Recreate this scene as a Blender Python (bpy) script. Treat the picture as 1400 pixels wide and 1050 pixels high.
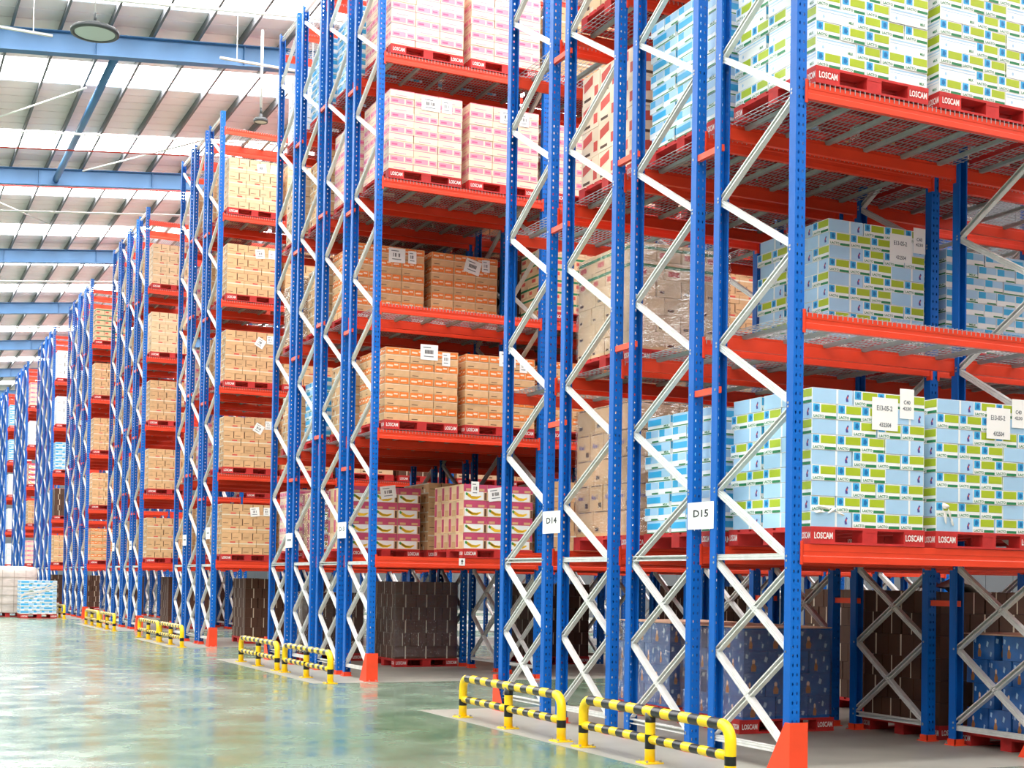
import bpy, math, random
from mathutils import Vector, Matrix
random.seed(7)
R = random.Random(11)
scene = bpy.context.scene
for o in list(bpy.data.objects): bpy.data.objects.remove(o)

# ------------------------------------------------------------------ camera, light, exposure
YAW, PITCH, ROLL, FPX, CYPX = 0.43740, 0.023653, -0.015894, 1890.39, 749.64
cam_d = bpy.data.cameras.new('camera'); cam = bpy.data.objects.new('camera', cam_d)
scene.collection.objects.link(cam); scene.camera = cam
def cam_axes():
    cy, sy, cp, sp, cr, sr = math.cos(YAW), math.sin(YAW), math.cos(PITCH), math.sin(PITCH), math.cos(ROLL), math.sin(ROLL)
    def w(a, b, f):
        xr = cr*a + sr*b; up = -sr*a + cr*b
        yr = cp*f - sp*up; z = sp*f + cp*up
        return Vector((cy*xr + sy*yr, -sy*xr + cy*yr, z))
    return w(1, 0, 0), w(0, 1, 0), w(0, 0, 1)
rx, uy, fz = cam_axes()
M = Matrix(((rx.x, uy.x, -fz.x, 0), (rx.y, uy.y, -fz.y, 0), (rx.z, uy.z, -fz.z, 1.5), (0, 0, 0, 1)))
cam.matrix_world = M
cam_d.sensor_fit = 'HORIZONTAL'; cam_d.sensor_width = 36; cam_d.lens = 36*FPX/1400
cam_d.shift_y = (CYPX-525)/1400
cam_d.clip_start = .05; cam_d.clip_end = 400

world = bpy.data.worlds.new('world'); scene.world = world; world.use_nodes = True
wb = world.node_tree.nodes['Background']; wb.inputs[0].default_value = (.8, .9, 1, 1); wb.inputs[1].default_value = 1.0
SKYLIGHT = 15.0          # brightness of the daylit translucent roof sheets
scene.view_settings.view_transform = 'Standard'; scene.view_settings.look = 'None'
scene.view_settings.gamma = 1; scene.view_settings.use_curve_mapping = False
scene.view_settings.exposure = 0.22

# ------------------------------------------------------------------ materials
def lin(c):
    return tuple(((v/255)/12.92 if v/255 <= .04045 else ((v/255+.055)/1.055)**2.4) for v in c) + (1,)
MATS = {}
def mat(name, col, rough=.6, metal=0., var=0., noise=0., nscale=6., bump=0., coat=0., spec=.5, stretch=None):
    m = bpy.data.materials.new(name); m.use_nodes = True
    nt = m.node_tree; b = nt.nodes['Principled BSDF']
    b.inputs['Base Color'].default_value = lin(col); b.inputs['Roughness'].default_value = rough
    b.inputs['Metallic'].default_value = metal; b.inputs['Specular IOR Level'].default_value = spec
    b.inputs['Coat Weight'].default_value = coat; b.inputs['Coat Roughness'].default_value = .15
    N = nt.nodes.new; L = nt.links.new
    tc = N('ShaderNodeTexCoord'); last = None
    if noise or bump:
        mp = N('ShaderNodeMapping'); L(tc.outputs['Object'], mp.inputs[0])
        if stretch: mp.inputs['Scale'].default_value = stretch
        nz = N('ShaderNodeTexNoise'); nz.inputs['Scale'].default_value = nscale; nz.inputs['Detail'].default_value = 4
        L(mp.outputs[0], nz.inputs['Vector'])
    if noise or var:
        hsv = N('ShaderNodeHueSaturation'); hsv.inputs['Color'].default_value = lin(col)
        ma = N('ShaderNodeMath'); ma.operation = 'ADD'; ma.inputs[0].default_value = 1; ma.inputs[1].default_value = 0
        if noise:
            mr = N('ShaderNodeMapRange'); mr.inputs['From Min'].default_value = .3; mr.inputs['From Max'].default_value = .7
            mr.inputs['To Min'].default_value = 1-noise; mr.inputs['To Max'].default_value = 1+noise
            L(nz.outputs['Fac'], mr.inputs['Value']); L(mr.outputs[0], ma.inputs[0])
        if var:
            oi = N('ShaderNodeObjectInfo'); m2 = N('ShaderNodeMapRange')
            m2.inputs['To Min'].default_value = -var; m2.inputs['To Max'].default_value = var
            L(oi.outputs['Random'], m2.inputs['Value']); L(m2.outputs[0], ma.inputs[1])
        L(ma.outputs[0], hsv.inputs['Value']); L(hsv.outputs[0], b.inputs['Base Color'])
    if bump:
        bp = N('ShaderNodeBump'); bp.inputs['Strength'].default_value = bump; bp.inputs['Distance'].default_value = .02
        L(nz.outputs['Fac'], bp.inputs['Height']); L(bp.outputs[0], b.inputs['Normal'])
    MATS[name] = m
    return m
mat('blue_steel', (0, 96, 186), .42, spec=.35, var=.04, noise=.05, nscale=2)
mat('orange_steel', (234, 66, 34), .42, var=.05, noise=.06, nscale=3)
mat('red_spacer', (236, 78, 42), .45)
mat('galv', (224, 225, 222), .4, metal=.2, noise=.08, nscale=14)
mat('galv_dull', (150, 156, 154), .5, metal=.4, noise=.08, nscale=14)
mat('wire', (176, 178, 180), .45, metal=.5)
mat('guard_red', (240, 72, 34), .5, noise=.05)
mat('pallet_red', (196, 42, 40), .65, var=.1, noise=.18, nscale=7, bump=.3)
mat('pallet_dark', (150, 32, 32), .7, noise=.2)
mat('white_paint', (240, 232, 228), .6)
mat('paper', (246, 246, 244), .6)
mat('ink', (40, 42, 46), .6)
mat('ink_grey', (120, 124, 130), .6)
mat('yellow_pipe', (250, 208, 20), .32, noise=.05)
mat('black_pipe', (28, 28, 28), .35)
mat('bolt', (180, 180, 176), .4, metal=.7)
mat('rafter_blue', (74, 122, 168), .5, noise=.05, nscale=2)
mat('purlin', (104, 106, 110), .5, metal=.2)
mat('roof_sheet', (252, 236, 240), .55, noise=.02, nscale=.4)
mat('pipe_white', (240, 238, 234), .5)
mat('pipe_red', (190, 60, 50), .5)
mat('lamp_ring', (70, 74, 76), .45)
mat('lamp_lens', (196, 208, 204), .3)
mat('wall_panel', (96, 100, 104), .6, noise=.03, nscale=1)
mat('concrete', (150, 148, 138), .45, noise=.08, nscale=2.2, bump=.05)
# cartons
mat('kraft', (216, 172, 126), .7, var=.1, noise=.08, nscale=9)
mat('kraft_light', (228, 194, 154), .65, var=.08, noise=.08)
mat('kraft_dark', (88, 58, 42), .6, var=.15, noise=.12)  # floor-level shade put into the brown; also used for print marks
mat('kraft_gap', (96, 62, 42), .8)
mat('tape', (226, 214, 190), .4)
mat('white_card', (242, 244, 244), .45, var=.03)
mat('sky_card', (170, 208, 238), .42, var=.04, noise=.05, nscale=4)
mat('cyan_card', (60, 172, 226), .42, var=.04)
mat('blue_blot', (20, 112, 176), .45)
mat('lime_card', (170, 190, 40), .42, var=.04)
mat('green_card', (34, 128, 78), .45)
mat('orange_print', (238, 128, 52), .6, noise=.15, nscale=40)
mat('pink_card', (238, 150, 170), .55, var=.06, noise=.08, nscale=12)
mat('cream_card', (244, 218, 192), .55, var=.06, noise=.06)
mat('pink_print', (232, 96, 140), .55, noise=.15, nscale=40)
mat('magenta_card', (196, 78, 112), .5, var=.05, noise=.08)
mat('banana', (246, 200, 50), .5, noise=.08)
mat('leaf_green', (70, 150, 70), .5)
mat('red_print', (214, 84, 72), .55)
mat('purple_ink', (82, 70, 150), .6)
mat('water_blue', (44, 104, 178), .25, var=.08, noise=.2, nscale=9, coat=.6, bump=.4)
mat('water_navy', (18, 52, 110), .3, noise=.2)
mat('bear_tan', (176, 120, 70), .4)
mat('slip_sheet', (214, 176, 150), .7)
mat('green_kraft', (96, 132, 80), .6, noise=.2, nscale=20)
mat('wrap_white', (232, 226, 220), .25, coat=.4, bump=.5, noise=.06, nscale=5)
mat('wrap_cloudy', (212, 198, 190), .3, coat=.3, bump=.8, noise=.16, nscale=2.5, stretch=(1, 1, 2.5))
mat('strap_grey', (176, 160, 148), .5)

def film_mat():
    m = bpy.data.materials.new('stretch_film'); m.use_nodes = True; nt = m.node_tree
    for n in list(nt.nodes): nt.nodes.remove(n)
    N = nt.nodes.new; L = nt.links.new
    out = N('ShaderNodeOutputMaterial'); mix = N('ShaderNodeMixShader'); tr = N('ShaderNodeBsdfTransparent'); gl = N('ShaderNodeBsdfGlossy')
    gl.inputs['Roughness'].default_value = .12; tr.inputs[0].default_value = (.96, .95, .94, 1)
    tc = N('ShaderNodeTexCoord'); mp = N('ShaderNodeMapping'); mp.inputs['Scale'].default_value = (4, 4, 11)
    mp.inputs['Rotation'].default_value = (.4, .5, 0)
    nz = N('ShaderNodeTexNoise'); nz.inputs['Scale'].default_value = 2.4; nz.inputs['Detail'].default_value = 6; nz.inputs['Distortion'].default_value = 1.5
    bp = N('ShaderNodeBump'); bp.inputs['Strength'].default_value = 1; bp.inputs['Distance'].default_value = .06
    L(tc.outputs['Object'], mp.inputs[0]); L(mp.outputs[0], nz.inputs['Vector']); L(nz.outputs['Fac'], bp.inputs['Height'])
    L(bp.outputs[0], gl.inputs['Normal'])
    mix.inputs[0].default_value = .22
    L(tr.outputs[0], mix.inputs[1]); L(gl.outputs[0], mix.inputs[2]); L(mix.outputs[0], out.inputs[0])
    MATS['film'] = m
film_mat()

def upright_mat():
    # blue powder coat with the two columns of punched slots (real holes: transparent)
    m = bpy.data.materials.new('blue_punched_web'); m.use_nodes = True; nt = m.node_tree
    b = nt.nodes['Principled BSDF']; b.inputs['Base Color'].default_value = lin((0, 102, 196)); b.inputs['Roughness'].default_value = .42; b.inputs['Specular IOR Level'].default_value = .35
    N = nt.nodes.new; L = nt.links.new
    tc = N('ShaderNodeTexCoord'); sx = N('ShaderNodeSeparateXYZ'); L(tc.outputs['Object'], sx.inputs[0])
    def math_(op, a, bb=None, c=None):
        n = N('ShaderNodeMath'); n.operation = op
        for i, v in enumerate((a, bb, c)):
            if v is None: continue
            if isinstance(v, (int, float)): n.inputs[i].default_value = v
            else: L(v, n.inputs[i])
        return n.outputs[0]
    ax = math_('ABSOLUTE', sx.outputs[0]); dx = math_('DIVIDE', math_('SUBTRACT', ax, .021), .0075)
    zz = math_('SUBTRACT', math_('FRACT', math_('DIVIDE', sx.outputs[2], .075)), .5)
    dz = math_('DIVIDE', zz, .19)
    d2 = math_('ADD', math_('MULTIPLY', dx, dx), math_('MULTIPLY', dz, dz))
    hole = math_('LESS_THAN', d2, 1.0)
    tr = N('ShaderNodeBsdfTransparent'); mix = N('ShaderNodeMixShader')
    L(hole, mix.inputs[0]); L(b.outputs[0], mix.inputs[1]); L(tr.outputs[0], mix.inputs[2])
    L(mix.outputs[0], nt.nodes['Material Output'].inputs[0])
    MATS['blue_web'] = m
upright_mat()

def floor_mat():
    m = bpy.data.materials.new('green_epoxy_floor'); m.use_nodes = True; nt = m.node_tree
    b = nt.nodes['Principled BSDF']; N = nt.nodes.new; L = nt.links.new
    tc = N('ShaderNodeTexCoord')
    n1 = N('ShaderNodeTexNoise'); n1.inputs['Scale'].default_value = .35; n1.inputs['Detail'].default_value = 5
    mp = N('ShaderNodeMapping'); mp.inputs['Scale'].default_value = (1, .35, 1); mp.inputs['Rotation'].default_value = (0, 0, -.5)
    L(tc.outputs['Object'], mp.inputs[0]); L(mp.outputs[0], n1.inputs['Vector'])
    cr = N('ShaderNodeValToRGB'); cr.color_ramp.elements[0].position = .34; cr.color_ramp.elements[1].position = .68
    cr.color_ramp.elements[0].color = lin((84, 118, 88)); cr.color_ramp.elements[1].color = lin((136, 148, 136))
    L(n1.outputs['Fac'], cr.inputs[0])
    # dusty tyre streaks
    mp2 = N('ShaderNodeMapping'); mp2.inputs['Scale'].default_value = (7, .6, 1); mp2.inputs['Rotation'].default_value = (0, 0, 1.15)
    n2 = N('ShaderNodeTexNoise'); n2.inputs['Scale'].default_value = 1.3; n2.inputs['Detail'].default_value = 5
    L(tc.outputs['Object'], mp2.inputs[0]); L(mp2.outputs[0], n2.inputs['Vector'])
    mr = N('ShaderNodeMapRange'); mr.inputs['From Min'].default_value = .58; mr.inputs['From Max'].default_value = .78; mr.inputs['To Max'].default_value = .22
    L(n2.outputs['Fac'], mr.inputs['Value'])
    mx = N('ShaderNodeMix'); mx.data_type = 'RGBA'; mx.inputs['B'].default_value = lin((176, 180, 168))
    L(mr.outputs[0], mx.inputs['Factor']); L(cr.outputs[0], mx.inputs['A']); L(mx.outputs['Result'], b.inputs['Base Color'])
    n3 = N('ShaderNodeTexNoise'); n3.inputs['Scale'].default_value = 1.7; n3.inputs['Detail'].default_value = 6
    L(tc.outputs['Object'], n3.inputs['Vector'])
    r2 = N('ShaderNodeMapRange'); r2.inputs['From Min'].default_value = .35; r2.inputs['From Max'].default_value = .7
    r2.inputs['To Min'].default_value = .13; r2.inputs['To Max'].default_value = .33
    L(n3.outputs['Fac'], r2.inputs['Value']); L(r2.outputs[0], b.inputs['Roughness'])
    b.inputs['Specular IOR Level'].default_value = .6
    MATS['floor'] = m
floor_mat()

def emit_mat():
    m = bpy.data.materials.new('skylight_sheet'); m.use_nodes = True; nt = m.node_tree
    b = nt.nodes['Principled BSDF']; b.inputs['Base Color'].default_value = (.9, .9, .9, 1)
    b.inputs['Emission Color'].default_value = (1, .985, .97, 1); b.inputs['Emission Strength'].default_value = SKYLIGHT
    MATS['skylight'] = m
emit_mat()

# ------------------------------------------------------------------ mesh builder
TEXT = {}
def text_geo(s):
    if s not in TEXT:
        c = bpy.data.curves.new('t', 'FONT'); c.body = s; c.resolution_u = 2; c.offset = .028
        o = bpy.data.objects.new('t', c); scene.collection.objects.link(o)
        bpy.context.view_layer.update()
        me = bpy.data.meshes.new_from_object(o.evaluated_get(bpy.context.evaluated_depsgraph_get()))
        vs = [v.co.copy() for v in me.vertices]; fs = [tuple(p.vertices) for p in me.polygons]
        x0 = min(v.x for v in vs); x1 = max(v.x for v in vs); y0 = min(v.y for v in vs); y1 = max(v.y for v in vs)
        TEXT[s] = ([((v.x-x0)/(x1-x0), (v.y-y0)/(y1-y0)) for v in vs], fs)
        bpy.data.objects.remove(o); bpy.data.curves.remove(c); bpy.data.meshes.remove(me)
    return TEXT[s]
class MB:
    def __init__(s): s.v = []; s.f = []; s.m = []; s.mats = []
    def mi(s, m):
        if m not in s.mats: s.mats.append(m)
        return s.mats.index(m)
    def face(s, pts, m):
        n = len(s.v); s.v += [tuple(p) for p in pts]; s.f.append(tuple(range(n, n+len(pts)))); s.m.append(s.mi(m))
    def box(s, x0, x1, y0, y1, z0, z1, m, T=None):
        n = len(s.v)
        P = [(x, y, z) for z in (z0, z1) for y in (y0, y1) for x in (x0, x1)]
        if T: P = [tuple(T @ Vector(p)) for p in P]
        s.v += P; i = s.mi(m)
        for q in ((0, 2, 3, 1), (4, 5, 7, 6), (0, 1, 5, 4), (2, 6, 7, 3), (0, 4, 6, 2), (1, 3, 7, 5)):
            s.f.append(tuple(n+k for k in q)); s.m.append(i)
    def prism(s, prof, a, b, m, mats=None, caps=True):
        # prof: list of (p, q) ; a, b: functions (p, q) -> 3d points of the two ends
        n = len(s.v); k = len(prof)
        s.v += [tuple(a(*p)) for p in prof] + [tuple(b(*p)) for p in prof]
        for i in range(k):
            j = (i+1) % k
            s.f.append((n+i, n+j, n+k+j, n+k+i)); s.m.append(s.mi(mats[i] if mats else m))
        if caps:
            s.f.append(tuple(n+i for i in range(k))[::-1]); s.m.append(s.mi(m))
            s.f.append(tuple(n+k+i for i in range(k))); s.m.append(s.mi(m))
    def tube(s, pts, r, m, seg=10, mats=None):
        n0 = len(s.v); k = len(pts); prev = None
        for i, p in enumerate(pts):
            p = Vector(p); d = (Vector(pts[min(i+1, k-1)]) - Vector(pts[max(i-1, 0)])).normalized()
            if prev is None:
                u = d.orthogonal().normalized()
            else:
                u = (prev - d*prev.dot(d)).normalized()
            prev = u; w = d.cross(u)
            for j in range(seg):
                a = 2*math.pi*j/seg; s.v.append(tuple(p + u*(r*math.cos(a)) + w*(r*math.sin(a))))
        for i in range(k-1):
            mm = s.mi(mats[i] if mats else m)
            for j in range(seg):
                j2 = (j+1) % seg
                s.f.append((n0+i*seg+j, n0+i*seg+j2, n0+(i+1)*seg+j2, n0+(i+1)*seg+j)); s.m.append(mm)
        s.f.append(tuple(n0+j for j in range(seg))[::-1]); s.m.append(s.mi(mats[0] if mats else m))
        s.f.append(tuple(n0+(k-1)*seg+j for j in range(seg))); s.m.append(s.mi(mats[-1] if mats else m))
    def lathe(s, prof, m, seg=32, c=(0, 0, 0), mats=None):
        n0 = len(s.v); k = len(prof)
        for r, z in prof:
            for j in range(seg):
                a = 2*math.pi*j/seg; s.v.append((c[0]+r*math.cos(a), c[1]+r*math.sin(a), c[2]+z))
        for i in range(k-1):
            for j in range(seg):
                j2 = (j+1) % seg
                s.f.append((n0+i*seg+j, n0+i*seg+j2, n0+(i+1)*seg+j2, n0+(i+1)*seg+j)); s.m.append(s.mi(mats[i] if mats else m))
    def text(s, txt, o, ux, uy_, w, h, m):
        vs, fs = text_geo(txt); n = len(s.v); o = Vector(o); ux = Vector(ux); uy_ = Vector(uy_)
        s.v += [tuple(o + ux*(a*w) + uy_*(b*h)) for a, b in vs]
        for f in fs: s.f.append(tuple(n+i for i in f)); s.m.append(s.mi(m))
    def poly(s, pts2, o, ux, uy_, m):
        o = Vector(o); ux = Vector(ux); uy_ = Vector(uy_)
        s.face([o + ux*a + uy_*b for a, b in pts2], m)
    def mesh(s, name, smooth=False):
        me = bpy.data.meshes.new(name); me.from_pydata(s.v, [], s.f)
        for m in s.mats: me.materials.append(MATS[m])
        me.polygons.foreach_set('material_index', s.m)
        if smooth: me.polygons.foreach_set('use_smooth', [True]*len(s.f))
        me.update(); return me
col = scene.collection
def put(name, data, parent=None, loc=(0, 0, 0), rot=None, label=None, cat=None, group=None, kind=None):
    o = bpy.data.objects.new(name, data); col.objects.link(o); o.location = loc
    if rot: o.rotation_euler = rot
    if parent: o.parent = parent
    if label: o['label'] = label
    if cat: o['category'] = cat
    if group: o['group'] = group
    if kind: o['kind'] = kind
    return o

# ------------------------------------------------------------------ dimensions
X0 = 6.74; D = 1.089; G = .379; BAY = 2.723; H = 11.5
LZ = [0, 1.86, 3.723, 5.586, 7.449, 9.312, 11.175]
BLOCK_Y = [9.09, 19.26, 29.44, 38.11, 48.30, 58.47, 68.64, 78.81, -1.08]
ROWS = [4, 4, 3, 4, 4, 4, 4, 4, 4]
BAYS = [4, 4, 4, 3, 2, 2, 2, 2, 2]
def row_y(r): return r*(D+G)
RAF0, RAFP = 29.6, 10.6
def roof_z(x): return 12.42 + .1*(x-2.2)      # underside of rafters' top flange

# ------------------------------------------------------------------ floor, walls, roof
XL, XR, YB, YF = -16.0, 28.0, -22.0, 104.0
b = MB(); b.face([(XL, YB, 0), (XR, YB, 0), (XR, YF, 0), (XL, YF, 0)], 'floor'); b.box(XL, XR, YB, YF, -.3, -.01, 'concrete')
floor = put('floor', b.mesh('floor'), kind='structure')
for bi in range(9):
    dep = row_y(ROWS[bi]-1)+D
    b = MB(); b.box(5.8, XR-.1, BLOCK_Y[bi]-.28, BLOCK_Y[bi]+dep+.28, -.004, .002, 'concrete')
    put('concrete_strip', b.mesh('concrete_strip'), floor)
def panel_wall(name, x0, y0, x1, y1, h):
    b = MB(); d = Vector((x1-x0, y1-y0, 0)); L_ = d.length; d.normalize(); n = Vector((-d.y, d.x, 0)); k = int(L_/1.0)
    for i in range(k):
        a = Vector((x0, y0, 0)) + d*(i*L_/k); c = Vector((x0, y0, 0)) + d*((i+1)*L_/k - .02)
        P = [a, c, c+n*.12, a+n*.12]
        b.prism([(p.x, p.y) for p in P], lambda p, q: (p, q, 0), lambda p, q: (p, q, h), 'wall_panel')
    P = [Vector((x0, y0, 0))+n*.03, Vector((x1, y1, 0))+n*.03, Vector((x1, y1, 0))+n*.1, Vector((x0, y0, 0))+n*.1]
    b.prism([(p.x, p.y) for p in P], lambda p, q: (p, q, 0), lambda p, q: (p, q, h), 'wall_panel')
    put(name, b.mesh(name), kind='structure')
panel_wall('wall_left', XL, YF, XL, YB, 12)
panel_wall('wall_far', XL, YF, XR, YF, 17)
panel_wall('wall_right', XR, YF, XR, YB, 17)
panel_wall('wall_back', XL, YB, XR, YB, 17)

# roof: opaque sheets and skylight sheets run up the slope, alternating along the building
RIB = .35
ceil = MB(); sky_ranges = []
k0 = -5
edges = []
for k in range(k0, 8):
    y = RAF0 + k*RAFP
    edges += [(y+2.45, y+4.1), (y+7.9, y+9.6)]
edges = [e for e in edges if e[0] > YB+.5 and e[1] < YF-.5]
SH = .40    # roof sheet above rafter line
def strip(bm, y0, y1, m, dz=0):
    bm.face([(XL, y0, roof_z(XL)+SH+dz), (XL, y1, roof_z(XL)+SH+dz), (XR, y1, roof_z(XR)+SH+dz), (XR, y0, roof_z(XR)+SH+dz)], m)
cur = YB
for a, c in edges + [(YF, YF)]:
    n = max(1, int((a-cur)/.5))
    for i in range(n):
        p, q = cur+(a-cur)*i/n, cur+(a-cur)*(i+1)/n
        strip(ceil, p, q-.06, 'roof_sheet')
        # raised rib between sheets
        for (u0, u1, d0, d1) in ((q-.06, q-.045, 0, .035), (q-.045, q-.015, .035, .035), (q-.015, q, .035, 0)):
            ceil.face([(XL, u0, roof_z(XL)+SH+d0), (XL, u1, roof_z(XL)+SH+d1), (XR, u1, roof_z(XR)+SH+d1), (XR, u0, roof_z(XR)+SH+d0)], 'roof_sheet')
    cur = c
ceiling = put('ceiling', ceil.mesh('ceiling'), kind='structure')
for i, (a, c) in enumerate(edges):
    b = MB(); strip(b, a, c, 'skylight', .02)
    put('skylight', b.mesh('skylight'), ceiling)
# purlins along the building
b = MB()
prof = [(-.05, 0), (.0, 0), (.0, .25), (.05, .25), (.05, .26), (-.006, .26), (-.006, .01), (-.05, .01)]
b.prism(prof, lambda p, q: (p, YB, q), lambda p, q: (p, YF, q), 'purlin'); pm = b.mesh('purlin')
x = XL+.6
while x < XR:
    put('purlin', pm, ceiling, (x, 0, roof_z(x)+SH-.265)); x += .94
# rafters
def rafter(y):
    b = MB(); h = .46
    def seg(za, zb, w):
        P = [(XL, y-w, roof_z(XL)+za), (XR, y-w, roof_z(XR)+za), (XR, y+w, roof_z(XR)+za), (XL, y+w, roof_z(XL)+za)]
        Q = [(p[0], p[1], p[2]+zb-za) for p in P]
        n = len(b.v); b.v += P+Q; i = b.mi('rafter_blue')
        for q in ((0, 3, 2, 1), (4, 5, 6, 7), (0, 1, 5, 4), (1, 2, 6, 5), (2, 3, 7, 6), (3, 0, 4, 7)):
            b.f.append(tuple(n+t for t in q)); b.m.append(i)
    seg(.11, .125, .12); seg(-.34, -.325, .12); seg(-.325, .11, .008)
    xx = XL+1.5
    while xx < XR:
        b.box(xx-.006, xx+.006, y-.11, y+.11, roof_z(xx)-.32, roof_z(xx)+.1, 'rafter_blue'); xx += 3.1
    put('rafter', b.mesh('rafter'), ceiling)
k = -4
while RAF0+k*RAFP < YF:
    rafter(RAF0+k*RAFP); k += 1
# longitudinal round struts between rafters
b = MB(); b.tube([(0, .1, 0), (0, RAFP-.1, 0)], .085, 'rafter_blue', 12); sm = b.mesh('strut', True)
for k in (0,):
    for xx in (-5.0, 4.55, 14.0):
        put('roof_strut', sm, ceiling, (xx, RAF0+k*RAFP, roof_z(xx)-.18))

# ------------------------------------------------------------------ rack components (shared meshes)
def upright_mesh(face):           # punched web on the -y side (face=-1) or +y side (face=+1), open at the other
    b = MB(); w, d, t, lip = .05, .043, .003, .016
    P = [(-w, -d), (w, -d), (w, d), (w-lip, d), (w-lip, d-t), (w-t, d-t), (w-t, -d+t), (-w+t, -d+t), (-w+t, d-t), (-w+lip, d-t), (-w+lip, d), (-w, d)]
    mats = ['blue_steel']*12; mats[0] = 'blue_web'; mats[6] = 'blue_web'
    s = 1 if face < 0 else -1
    if s < 0: P = [(-p, -q) for p, q in P]
    b.prism(P, lambda p, q: (p, q, .012), lambda p, q: (p, q, H), 'blue_steel', mats)
    return b.mesh('upright')
UP = {-1: upright_mesh(-1), 1: upright_mesh(1)}
b = MB(); b.box(-.075, .075, -.07, .07, 0, .012, 'guard_red'); b.box(-.058, .058, -.056, -.0445, .012, .065, 'guard_red'); b.box(-.058, -.0505, -.056, .05, .012, .065, 'guard_red')
for sx in (-1, 1): b.box(sx*.062-.008, sx*.062+.008, .045, .061, .012, .03, 'bolt')
BASEP = b.mesh('base_plate')
def channel(b, p, q, open_=None, s=.025):
    # cold-formed channel between two points of the x=0 plane; braces that rise towards the
    # front turn their open side to the cross aisle, the others their ridged web
    p = Vector(p); q = Vector(q); d = (q-p).normalized(); n = Vector((0, -d.z, d.y))
    if n.z < 0: n = -n
    x = Vector((1, 0, 0))
    if open_ is None: open_ = (q.z-p.z)*(q.y-p.y) < 0
    t = .004
    if open_:
        prof = [(-s, -s), (-s, -s+.012), (-s+t, -s+.012), (-s+t, -s+t), (s-t, -s+t), (s-t, s-t), (-s+t, s-t), (-s+t, s-.012), (-s, s-.012), (-s, s), (s, s), (s, -s)]
    else:
        prof = [(-s, -s), (-s, -.011), (-s+.006, -.008), (-s+.006, -.004), (-s, -.001), (-s, .011), (-s+.006, .014), (-s+.006, .017), (-s, .02), (-s, s), (s, s), (s, -s)]
    f = lambda o: (lambda a, c: o + x*a + n*c)
    b.prism(prof, f(p), f(q), 'galv')
ya, yb = .02, D-.02
STEP = .635
def brace_list(typ):
    out = []
    def pt(side, z): return (0, ya if side == 'f' else yb, z)
    first, second = ('f', 'r') if typ == 'A' else ('r', 'f')
    # crossed part below the first beam level
    out += [('d', ('r', 1.69), ('f', .97)), ('d', ('f', 1.64), ('r', .92)), ('d', ('r', .92), ('f', .16)), ('d', ('f', .97), ('r', .22))]
    out += [('h', ('f', 1.735), ('r', 1.735)), ('h', ('f', .17), ('r', .17))]
    z = 1.70; s, o = first, second
    while z+STEP < H-.1:
        out.append(('d', (s, z), (o, z+STEP-.03))); z += STEP; s, o = o, s
    out.append(('h', ('f', H-.1), ('r', H-.1)))
    return [(k, pt(*a), pt(*c)) for k, a, c in out]
BR = {}
def brace_meshes(typ):
    if typ not in BR:
        lst = []; cache = {}
        for k, a, c in brace_list(typ):
            key = (k, a[1], round(c[2]-a[2], 3))
            if key not in cache:
                b = MB(); channel(b, (0, a[1], 0), (0, c[1], c[2]-a[2]), (typ == 'B') if k == 'h' else None)
                for e in ((0, a[1], 0), (0, c[1], c[2]-a[2])):
                    b.tube([(-.053, e[1], e[2]), (-.045, e[1], e[2])], .011, 'bolt', 6)
                cache[key] = b.mesh('horizontal_brace' if k == 'h' else 'diagonal_brace')
            lst.append((k, cache[key], a[2]))
        b = MB()
        for k, a, c in brace_list(typ): channel(b, a, c)
        BR[typ] = (lst, b.mesh('frame_bracing'))
    return BR[typ]
def beam_mesh(h, conn):
    b = MB(); L0, L1 = .052, BAY-.052
    # step beam profile in (y, z): outer face at y=-.05, top inner ledge
    P = [(-.05, -h), (-.005, -h), (-.005, -.03), (-.012, -.022), (-.012, 0), (-.05, 0), (-.05, -h*.36), (-.046, -h*.40), (-.046, -h*.62), (-.05, -h*.66)]
    b.prism(P, lambda p, q: (L0, p, q), lambda p, q: (L1, p, q), 'orange_steel')
    if conn: conn_geo(b, 0); conn_geo(b, 1)
    return b.mesh('load_beam')
def conn_geo(b, end):
    s = 1 if end == 0 else -1; x = 0 if end == 0 else BAY
    xs = sorted((x+s*.051, x+s*.058)); b.box(xs[0], xs[1], -.058, .0, -.165, .025, 'orange_steel')
    xs = sorted((x+s*.03, x+s*.058)); b.box(xs[0], xs[1], -.058, -.0515, -.165, .025, 'orange_steel')
BEAM = {(h, c): beam_mesh(h, c) for h in (.15, .128) for c in (0, 1)}
CONN = []
for e in (0, 1):
    b = MB(); conn_geo(b, e); CONN.append(b.mesh('beam_connector'))
DW = BAY/2-.065
def deck_mesh(ch):
    b = MB(); n = 26; r = .0028
    for i in range(n):
        x = .012 + (DW-.024)*i/(n-1)
        b.box(x-r, x+r, -.062, D+.062, .006, .011, 'wire')
        for y in (-.062, D+.062): b.box(x-r, x+r, y-r, y+r, -.034, .011, 'wire')
    for j in range(12):
        y = .01 + (D-.02)*j/11
        b.box(0, DW, y-r, y+r, .0, .006, 'wire')
    if ch:
        for i in range(3): chan_geo(b, i)
    return b.mesh('wire_deck')
def chan_geo(b, i):
    x = DW*(.16+.34*i)
    y0, y1 = -.004, D+.004
    P = [(-.02, -.03), (.02, -.03), (.032, 0), (.029, 0), (.018, -.027), (-.018, -.027), (-.029, 0), (-.032, 0)]
    b.prism(P, lambda p, q: (x+p, y0, q), lambda p, q: (x+p, y1, q), 'galv_dull')
DECK = {c: deck_mesh(c) for c in (0, 1)}
CHAN = []
for i in range(3):
    b = MB(); chan_geo(b, i); CHAN.append(b.mesh('support_channel'))
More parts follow.
